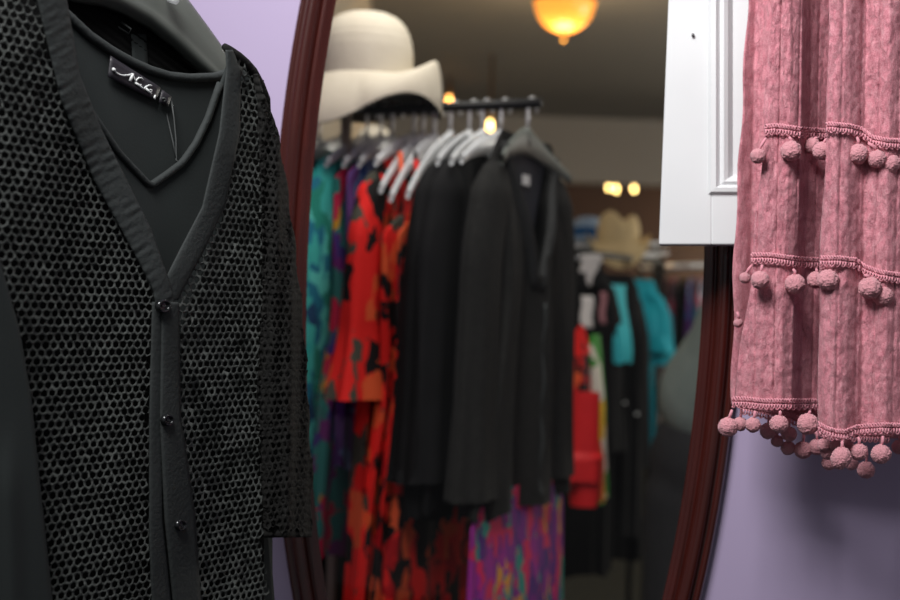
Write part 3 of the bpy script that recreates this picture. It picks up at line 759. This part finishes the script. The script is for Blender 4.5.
# nearest first
S0 = -.022
hanger(S0, 'dark grey plastic hanger under the nearest black cardigan, chrome hook at the rail end', 'hanger_grey', .15, .05, hgt=.02)
g0 = garment('black_cardigan', 'nearest black knit V-neck cardigan on the rail, pale label in its neck', 'cardigan', S0, ZR-.058, .945, .168, .205, M['black_knit'], 'black cardigans on the rail', vneck=.27, sleeves=(.56, .05, .052, .02), nk=.105, amp=.011, seed=1, hd=.022, sdrop=.085)
obj('inner_panel', MB().grid(lambda u, w: G(S0, (2*u-1)*(.10-.09*w), -.004, ZR-.075-.25*w), 8, 14), M['vest_in'], g0)
for sg_ in (-1, 1):
    obj('neck_band', MB().tube([G(S0, sg_*(.116-.108*w), .006+.024*sm(w*1.5), ZR-.083-.242*w) for w in [i/12 for i in range(13)]], .010, 8, flat=.4), M['band_in'], g0)
obj('neck_label', MB().grid(lambda u, w: G(S0, -.016+.034*u, .0, ZR-.125-.018*w), 2, 2), M['thread_white'], g0)
obj('placket', MB().grid(lambda u, w: G(S0, .012+.012*u+.01*w, .038+.002*math.sin(w*20), 1.30-.34*w), 3, 30), M['band'], g0, solid=.002)
hanger(.03, 'clear plastic hanger holding the long purple print skirt', zt=ZR-.064)
garment('purple_skirt', 'long purple, pink and teal print skirt below the nearest black cardigan', 'skirt', -.034, .985, .22, .20, .33, M['purple_a'], nk=.12, amp=.004, hd=.008, seed=2, folds=11)
hanger(.066, 'clear plastic hanger inside the middle black cardigan', half=.16)
garment('black_cardigan', 'middle black cardigan of the three hanging on the rail', 'cardigan', .066, ZR-.06, .95, .160, .19, M['black_cloth'], 'black cardigans on the rail', vneck=.2, sleeves=(.54, .048, .05, .02), nk=.06, amp=.010, hd=.013, seed=3, sdrop=.08)
hanger(.092, 'clear plastic hanger inside the black cardigan closest to the red dresses', half=.16)
garment('black_cardigan', 'black cardigan hanging closest to the red print dresses', 'cardigan', .092, ZR-.062, .93, .158, .19, M['black_cloth'], 'black cardigans on the rail', vneck=.2, sleeves=(.54, .046, .05, .02), nk=.06, amp=.010, hd=.014, seed=4, sdrop=.08)
hanger(.13, 'clear plastic hanger above the red and black print dress beside the black cardigans', half=.19, drop=.11)
garment('red_print_dress', 'long red, orange and black print dress beside the black cardigans', 'dress', .135, 1.45, .32, .17, .26, M['red_b'], 'red print dresses', straps=True, nk=.10, amp=.006, hd=.012, seed=5, folds=12, sdrop=.04)
hanger(.162, 'clear plastic hanger above the second red print dress from the black cardigans', half=.19, drop=.115)
garment('red_print_dress', 'second red print dress from the black cardigans, with an orange pattern', 'dress', .165, 1.45, .34, .17, .25, M['red_a'], 'red print dresses', straps=True, nk=.10, amp=.006, hd=.012, seed=6, folds=10, sdrop=.04)
hanger(.185, 'empty looking clear plastic hanger between the red dresses', half=.185, drop=.10)
hanger(.205, 'clear plastic hanger under the flared sleeve red dress', half=.17)
garment('red_print_dress', 'bright red and black print dress with flared elbow sleeves, next to the teal blouse', 'dress', .205, ZR-.085, .62, .155, .19, M['red_c'], 'red print dresses', sleeves=(.40, .045, .055, .05), nk=.07, amp=.006, hd=.012, seed=7, sdrop=.06, tilt=0)
hanger(.25, 'clear plastic hanger with the violet and blue blouse', half=.15)
garment('violet_blouse', 'violet and blue print blouse squeezed between the red dress and teal blouse', 'blouse', .252, ZR-.085, 1.0, .15, .16, M['purple_b'], nk=.06, amp=.004, hd=.008, seed=8)
hanger(.275, 'clear plastic hanger with the long multicolour print dress', half=.16)
garment('multicolour_dress', 'multicolour print dress with its hem below the teal blouse', 'dress', .277, ZR-.09, .84, .15, .20, M['multi'], nk=.06, amp=.005, hd=.008, seed=9)
hanger(.305, 'clear plastic hanger with the teal print blouse', half=.17)
garment('teal_blouse', 'teal and green print long sleeved blouse beside the mirror frame', 'blouse', .307, ZR-.07, .92, .165, .185, M['teal_print'], sleeves=(.58, .045, .05, .02), nk=.06, amp=.006, hd=.012, seed=10)
hanger(.36, 'clear plastic hanger beyond the teal blouse on the rail', half=.17)
garment('teal_blouse', 'second teal print blouse, behind the first and against the mirror frame', 'blouse', .362, ZR-.07, .90, .17, .19, M['teal_print'], sleeves=(.58, .045, .05, .02), nk=.06, amp=.006, hd=.012, seed=14)
hanger(.41, 'last clear plastic hanger on the rail, under the small cream hat', half=.17)

garment('shade_dress', 'long dark dress shape added for the shade under the rail, behind the teal blouses', 'dress', .40, ZR-.08, .12, .18, .26, M['black_cloth'], nk=.06, amp=.008, hd=.015, seed=15)  # added stand-in for the dark floor and shadow below the rail clothes
# --- hats
def brim_hat(name, label, c, rc, hc, brim, zfun, rfun, mat, under, dent=0, grp=None, squash=1.0):
    t = thing(name, label, 'hat', c, grp)
    prof = []
    n = 16
    def fn(u, w):
        th = 2*math.pi*u
        if w <= .5:      # crown
            k = w/.5; ph = k*math.pi/2
            r = rc*(math.sin(ph)**.62)*(1+.05*k); z = hc*(1-(1-math.cos(ph))**1.5) if k < 1 else 0
            z = hc*(math.cos(ph)**.55)
            return Vector(c)+Vector((r*math.cos(th), r*math.sin(th)*squash, z-dent*math.exp(-((r*math.cos(th)-.2*rc)/(.35*rc))**2)*max(0, 1-k)**.5+.0012*math.sin(k*60)))
        k = (w-.5)/.5
        r = rc*1.05+brim*rfun(th)*(1-(1-k)**1.7)
        return Vector(c)+Vector((r*math.cos(th), r*math.sin(th)*squash, zfun(th, k)))
    obj('crown', MB().grid(lambda u, w: fn(u, w*.5), 64, 40, True), mat, t)
    b_ = obj('brim', MB().grid(lambda u, w: fn(u, .5+w*.5), 80, 24, True), mat, t)
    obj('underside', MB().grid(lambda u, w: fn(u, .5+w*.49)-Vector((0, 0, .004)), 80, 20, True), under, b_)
    return t
hc_ = P(365, 79, 2.27)
def zf(th, k):
    # th: 0 = towards the shop's right, -pi/2 = towards the mirror
    def bump(c0, w0):
        d = (th-c0+math.pi) % (2*math.pi)-math.pi
        return math.exp(-(d/w0)**2)
    side = bump(.05, .75); front = bump(-math.pi*.68, 1.0); back = bump(math.pi*.55, .9); left = bump(-math.pi*.98, .5)
    roll = .042*math.sin(min(k/.55, 1)*math.pi*.5)-(.098*((k-.55)/.45)**1.6 if k > .55 else 0)
    return side*roll-.088*front*k**1.1-.052*back*k-.03*left*k-.008*k
def brim_hat_r(th): return .62+.42*max(0, math.cos(th))**.6+.30*max(0, -math.cos(th))
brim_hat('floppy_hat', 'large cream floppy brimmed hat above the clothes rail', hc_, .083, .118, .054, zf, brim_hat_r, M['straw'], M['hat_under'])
st = thing('hat_stand', 'pale slim stand rising behind the rail under the floppy cream hat', 'hat stand', (hc_.x-.03, hc_.y, 0))
b0 = Vector((hc_.x-.03, hc_.y, 0))
obj('pole', MB().tube([b0+Vector((0, 0, .01)), b0+Vector((0, 0, hc_.z+.03))], .009, 12), M['sidewall'], st)
obj('head_form', MB().lathe([(0, .075), (.04, .065), (.062, .035), (.068, 0), (.06, -.02), (0, -.022)], b0+Vector((.03, 0, hc_.z)), 24), M['sidewall'], st)
obj('base', MB().lathe([(0, .02), (.1, .016), (.13, 0), (0, 0)], b0, 24), M['sidewall'], st)
h2 = P(374, 152, 2.72)
brim_hat('small_hat', 'small cream straw hat behind the hangers under the floppy hat', h2, .038, .055, .03, lambda th, k: -.01*k, lambda th: 1, M['straw'], M['hat_under'])
s2 = thing('hat_stand', 'low stand carrying the small cream straw hat', 'hat stand', (h2.x, h2.y, 0))
obj('pole', MB().tube([(h2.x, h2.y, .01), (h2.x, h2.y, h2.z+.02)], .008, 12), M['sidewall'], s2)
obj('base', MB().lathe([(0, .02), (.1, .016), (.13, 0), (0, 0)], (h2.x, h2.y, 0), 24), M['sidewall'], s2)

# --- second rack group, further into the shop
def frame_at(px, py, d, yaw):
    global WD, FD
    p = P(px, py, d)
    WD = Vector((math.cos(yaw), math.sin(yaw), 0)); FD = Vector((math.sin(yaw), -math.cos(yaw), 0))
    return p
def far_garment(name, label, cat, px, py, d, yaw, *a, **k):
    global rod
    p = frame_at(px, py, d, yaw); old = rod
    rod = lambda s: Vector((p.x, p.y, p.z))
    global ZR
    oz = ZR; ZR = p.z
    zt = p.z-.03
    r_ = garment(name, label, cat, 0, zt, *a, **k)
    rod = old; ZR = oz
    return r_
rodA = rod
# red flounced blouse, print garment, black coats, teal tops
far_garment('red_blouse', 'red satin blouse with a flounced cuff half behind the nearest black cardigan', 'blouse', 566, 312, 2.95, .5, .90, .07, .09, M['red_b'], nk=.05, amp=.006, hd=.03, seed=20, sleeves=None, sdrop=.06)
p = P(586, 330, 2.9)
rb = bpy.data.objects['red_blouse']
def cuff(u, w):
    th = 2*math.pi*u; c = P(587-5*w+(-3 if w > .75 else 0), 392+88*w, 2.86)
    r = .030+.008*w+.014*sm((w-.66)/.1)*(1+.2*math.sin(5*th))
    return c+Vector((r*math.cos(th), r*.7*math.sin(th), 0))
obj('sleeve', MB().grid(cuff, 30, 50, True), M['red'], rb)
obj('cuff', MB().grid(lambda u, w: P(584, 478+28*w, 2.86)+Vector(((.036-.006*w)*(1+.1*math.sin(12*math.pi*u))*math.cos(2*math.pi*u), .025*math.sin(2*math.pi*u), 0)), 36, 8, True), M['red'], rb)
far_garment('print_vest', 'narrow bright multicolour print top between red blouse and black coat', 'top', 596, 322, 3.05, 1.0, .82, .03, .07, M['strip'], nk=.02, amp=.004, hd=.02, seed=21)
k1 = far_garment('black_jacket', 'black jacket with white motifs behind the nearest black cardigan', 'jacket', 584, 250, 3.5, .3, .55, .075, .10, M['black_cloth'], nk=.05, amp=.008, hd=.05, seed=22, sleeves=(.5, .05, .05, .02))
def decal(o_, name, x0, y0, x1, y1, d, mat, wob=0):
    obj(name, MB().grid(lambda u, w: P(x0+(x1-x0)*u+wob*math.sin(w*7), y0+(y1-y0)*w, d), 4, 8), mat, o_, solid=.002)
decal(k1, 'collar', 580, 254, 601, 286, 3.40, M['bw'], 1.5)
decal(k1, 'white_stripe', 581, 296, 593, 328, 3.36, M['print_white'], 1)
decal(k1, 'pink_stripe', 600, 292, 606, 324, 3.36, M['print_pink'], 1)
k2 = far_garment('black_coat', 'long plain black coat between the print top and the teal tops', 'coat', 617, 264, 3.75, .35, .62, .075, .095, M['black_cloth'], nk=.05, amp=.008, hd=.06, seed=23, sleeves=(.55, .04, .045, .01))
for (x, y) in ((614, 384), (619, 399), (625, 403), (637, 414)):
    obj('snap', MB().lathe([(0, .004), (.005, .003), (.006, 0), (0, -.004)], P(x, y, 3.62), 12), M['thread_white'], k2)
far_garment('dark_skirt', 'black skirt hanging low beneath the black coat', 'skirt', 614, 400, 4.0, .3, .50, .09, .12, M['black_cloth'], nk=.07, amp=.008, hd=.06, seed=24)
far_garment('sleeveless_blouse', 'pale teal sleeveless top hanging against the black coat', 'blouse', 617, 274, 3.55, .9, 1.14, .045, .06, M['teal_light'], nk=.05, amp=.006, hd=.04, seed=25)
tt = far_garment('teal_tunic', 'bright teal tunic with a ruffled hip under the tan hat', 'tunic', 640, 270, 4.0, .45, .80, .075, .055, M['teal'], nk=.05, amp=.008, hd=.04, seed=26, sleeves=(.24, .04, .06, .02))
obj('ruffle', MB().grid(lambda u, w: P(642, 335+16*w, 4.0)+Vector(((.07+.02*w)*(1+.1*math.sin(14*math.pi*u))*math.cos(2*math.pi*u), .05*math.sin(2*math.pi*u)-.01, 0)), 40, 8, True), M['teal'], tt)
dr_ = thing('coat_rail', 'dark rail behind the nearest black cardigan, carrying the black jacket and coat', 'clothes rail', P(600, 560, 3.6))
a, b = P(560, 250, 3.3), P(662, 262, 4.3)
obj('rail', MB().tube([a, b], .010, 10), M['rail'], dr_)
for e in (a, b): obj('upright', MB().tube([e, Vector((e.x, e.y, 0))], .012, 10), M['rail'], dr_)
rk = thing('wire_shelf', 'thin metal shelf rail carrying the tan hat', 'shelf', P(610, 262, 4.1))
a, b = P(570, 246, 3.95), P(668, 243, 4.25)
mb = MB()
for dz, dy in ((0, 0), (0, .22), (-.035, 0), (-.035, .22)): mb.tube([a+Vector((0, dy, dz)), b+Vector((0, dy, dz))], .006, 8)
for i in range(12):
    c = a.lerp(b, i/11); mb.tube([c, c+Vector((0, .22, 0))], .004, 6)
obj('wire_deck', mb, M['chrome'], rk)
for e in (a, b):
    obj('upright', MB().tube([e+Vector((0, .24, 0)), Vector((e.x, e.y+.24, 0))], .012, 10), M['rail'], rk)
def zt_(th, k): return .03*k*abs(math.cos(th))**2-.085*k*max(0, -math.sin(th))**1.5
brim_hat('tan_hat', 'tan straw western hat with a drooping brim on the wire shelf', P(618, 243, 4.02), .066, .105, .034, zt_, lambda th: 1.0, M['tan_straw'], M['tan_straw'], dent=.035)
bh = brim_hat('pale_blue_hat', 'pale blue hat with a dark blue band beside the tan western hat', P(588, 238, 4.15), .055, .07, .02, lambda th, k: -.01*k, lambda th: 1, M['blue_straw'], M['blue_straw'])
bc = P(588, 238, 4.15)
obj('hat_band', MB().lathe([(.0585, .004), (.059, .02), (.0575, .034)], bc, 30), M['blue_band'], bh)

# --- far rail
fr = thing('far_rail', 'grey clothes rail at the back of the shop, right of the teal tunic', 'clothes rail', P(668, 480, 5.3))
a, b = P(640, 268, 5.2), P(735, 264, 5.2)
obj('rail', MB().tube([a, b], .012, 10), M['chrome'], fr)
for e in (a, b): obj('upright', MB().tube([e, Vector((e.x, e.y, .0))], .012, 10), M['rail'], fr)
cols = [('wine', 'wine coloured top on the far rail beside the teal tunic'), ('pale_print', 'blue and white print top on the far rail'), ('black_cloth', 'thin black top on the far rail between print tops'), ('purple_b', 'violet print top on the far rail nearest the mirror frame'), ('pale_print', 'pale print top at the far rail end behind the mirror frame')]
for i, (mk, lb) in enumerate(cols):
    px = 667+i*8.5
    far_garment('hanging_top', lb, 'top', px, 271, 5.2, 1.25, .92-.03*(i % 2), .12, .14, M[mk], 'tops on the far rail', nk=.05, amp=.006, hd=.012, seed=40+i)

# --- the photographer, mostly hidden by the cabinet and the mirror frame
per = thing('person', 'person in a grey-green shirt and dark trousers, leaning, partly hidden by the mirror frame', 'person', (.62, 3.0, 0))
V = [(.64, 3.02, .98), (.66, 2.95, 1.12), (.70, 2.86, 1.26), (.715, 2.80, 1.37), (.70, 2.74, 1.44), (.69, 2.70, 1.52), (.69, 2.68, 1.60),
     (.63, 2.74, 1.35), (.59, 2.66, 1.13), (.63, 2.52, 1.36), (.80, 2.90, 1.36), (.86, 2.76, 1.15), (.74, 2.54, 1.35),
     (.60, 3.0, .9), (.57, 2.99, .5), (.57, 3.05, .09), (.56, 2.9, .035), (.72, 3.06, .9), (.74, 3.06, .5), (.75, 3.12, .09), (.75, 2.98, .035)]
E = [(0, 1), (1, 2), (2, 3), (3, 4), (4, 5), (5, 6), (3, 7), (7, 8), (8, 9), (3, 10), (10, 11), (11, 12), (0, 13), (13, 14), (14, 15), (15, 16), (0, 17), (17, 18), (18, 19), (19, 20)]
Rr_ = [.12, .10, .105, .085, .052, .078, .07, .05, .04, .03, .05, .04, .03, .075, .055, .04, .035, .075, .055, .04, .035]
# fingers and thumbs on the same body
def hand(root, d, side):
    r = Vector(V[root]); d = Vector(d).normalized(); sd = Vector(side).normalized(); up = d.cross(sd).normalized()
    pi_ = len(V); V.append(tuple(r+d*.045)); E.append((root, pi_)); Rr_.append((.032, .018))
    for k, (o_, L_) in enumerate(((-.027, .062), (-.009, .072), (.009, .068), (.026, .054))):
        a_ = len(V); q0 = r+d*.085+sd*o_; V.append(tuple(q0)); V.append(tuple(q0+d*L_*.55-up*.012)); V.append(tuple(q0+d*L_*.7-up*.034))
        E.extend([(pi_, a_), (a_, a_+1), (a_+1, a_+2)]); Rr_.extend([.0095, .0085, .0075])
    a_ = len(V); V.append(tuple(r+d*.035-sd*.045-up*.01)); V.append(tuple(r+d*.07-sd*.056-up*.022)); E.extend([(pi_, a_), (a_, a_+1)]); Rr_.extend([.011, .009])
hand(9, (.25, -.2, .95), (0.2, 1, .1)); hand(12, (-.3, -.2, .95), (.2, -1, .1))
def flesh(name, verts, edges, radii, mat, parent, vox, it=8):
    """one continuous surface grown round the joints"""
    m_ = MB()
    rr = [max(r) if isinstance(r, tuple) else r for r in radii]
    for a_, b_ in edges:
        pa, pb = Vector(verts[a_]), Vector(verts[b_]); ax = pb-pa; L_ = ax.length or 1e-6; ax /= L_
        ref = Vector((0, 0, 1)) if abs(ax.z) < .9 else Vector((1, 0, 0)); e1 = ax.cross(ref).normalized(); e2 = ax.cross(e1)
        pr = [(-math.cos(t)*rr[a_], math.sin(t)*rr[a_]) for t in [k*math.pi/12 for k in range(0, 7)]]+[(L_-math.cos(t)*rr[b_], math.sin(t)*rr[b_]) for t in [math.pi/2+k*math.pi/12 for k in range(0, 7)]]
        pr = [(h, max(r, 1e-4)) for h, r in pr]
        m_.grid(lambda u, w: (lambda q_: pa+ax*q_[0]+(e1*math.cos(2*math.pi*u)+e2*math.sin(2*math.pi*u))*q_[1])(pr[int(round(w*13))]), 16, 13, True)
        n_ = len(m_.v); m_.f.append(tuple(range(n_-14*16, n_-13*16))); m_.f.append(tuple(range(n_-16, n_)))
    o = obj(name, m_, mat, parent)
    md = o.modifiers.new('Remesh', 'REMESH'); md.mode = 'VOXEL'; md.voxel_size = vox; md.use_smooth_shade = True
    sm_ = o.modifiers.new('Smooth', 'SMOOTH'); sm_.iterations = it; sm_.factor = .5
    return o
Rr_[6] = .078; Rr_[5] = .082
# a nose and ears on the head
nz = len(V); V.append((.675, 2.60, 1.545)); V.append((.672, 2.588, 1.535)); E.append((nz, nz+1)); Rr_ += [.018, .014]
for ex in (.60, .78):
    nz = len(V); V.append((ex+.008, 2.70, 1.53)); V.append((ex+.008, 2.705, 1.57)); E.append((nz, nz+1)); Rr_ += [.012, .014]
flesh('body', V, E, Rr_, M['skin'], per, .0055, 5)
flesh('shirt', [(.655, 2.98, 1.09), (.69, 2.90, 1.19), (.705, 2.84, 1.28), (.715, 2.80, 1.36), (.63, 2.74, 1.35), (.59, 2.66, 1.13), (.614, 2.58, 1.26), (.80, 2.90, 1.36), (.86, 2.76, 1.15), (.80, 2.65, 1.25)],
      [(0, 1), (1, 2), (2, 3), (3, 4), (4, 5), (5, 6), (3, 7), (7, 8), (8, 9)], [.152, .142, .138, .10, .064, .056, .046, .068, .058, .05], M['shirt'], per, .010)
flesh('trousers', [(.65, 3.0, .94), (.60, 3.0, .84), (.57, 2.99, .5), (.57, 3.04, .12), (.72, 3.06, .86), (.74, 3.06, .5), (.75, 3.11, .12)], [(0, 1), (1, 2), (2, 3), (0, 4), (4, 5), (5, 6)], [.158, .12, .085, .07, .12, .085, .07], M['trousers'], per, .010)
flesh('hair', [(.69, 2.715, 1.605), (.69, 2.75, 1.555), (.69, 2.775, 1.50), (.655, 2.72, 1.60), (.725, 2.72, 1.60)], [(0, 1), (1, 2), (3, 4)], [.086, .078, .05, .072, .072], M['hair'], per, .006, 6)
for ex in (.662, .714):
    obj('eye', MB().lathe([(.0005, -.009), (.007, -.006), (.010, 0), (.007, .006), (.0005, .009)], (ex, 2.617, 1.575), 12), M['vest_in'], per)
    obj('eyebrow', MB().tube([(ex-.016, 2.612, 1.594), (ex, 2.606, 1.598), (ex+.016, 2.612, 1.594)], .0035, 6), M['hair'], per)
obj('mouth', MB().tube([(.668, 2.626, 1.502), (.685, 2.617, 1.500), (.706, 2.626, 1.502)], [.002, .005, .002], 8), M['wine'], per)

# ------------------------------------------------------------------ light
def area(name, loc, target, size, power, col, spread=180):
    l = bpy.data.lights.new(name, 'AREA'); l.energy = power; l.size = size; l.color = col; l.spread = R_(spread)
    o = bpy.data.objects.new(name, l); C.objects.link(o); o.location = loc
    o.rotation_euler = (Vector(target)-Vector(loc)).to_track_quat('-Z', 'Y').to_euler(); return o
def point(name, loc, power, col, rad=.1):
    l = bpy.data.lights.new(name, 'POINT'); l.energy = power; l.color = col; l.shadow_soft_size = rad
    o = bpy.data.objects.new(name, l); C.objects.link(o); o.location = loc; return o
area('key_light', (-.38, .35, 2.42), (.12, 1.35, 1.58), .55, 14, (1, .98, .97), 115)
area('shop_fill', (.05, 1.9, 2.55), (.05, 2.4, 1.1), .6, 18, (1, .96, .9))  # unseen overhead fill added so the rail clothes and hat show
point('lamp_light', (lp.x, lp.y, 2.3), 14, (1, .72, .4), .12)
point('ceiling_fill', (3.0, 5.0, 1.5), 110, (1, .95, .88), .3)  # unseen fill added to lift the shop ceiling and header
point('side_fill', (1.7, 3.9, 1.9), 14, (1, .95, .88), .2)
point('back_room_fill', (3.0, 10.8, 1.6), 60, (1, .85, .62), .3)  # unseen fill added to brighten the panelled room, apart from its pendants
w = bpy.data.worlds.new('world'); sc.world = w; w.use_nodes = True
w.node_tree.nodes['Background'].inputs[0].default_value = (.92, .94, 1, 1); w.node_tree.nodes['Background'].inputs[1].default_value = .17
sc.view_settings.view_transform = 'Standard'; sc.view_settings.look = 'None'
sc.cycles.max_bounces = 6; sc.cycles.transparent_max_bounces = 24
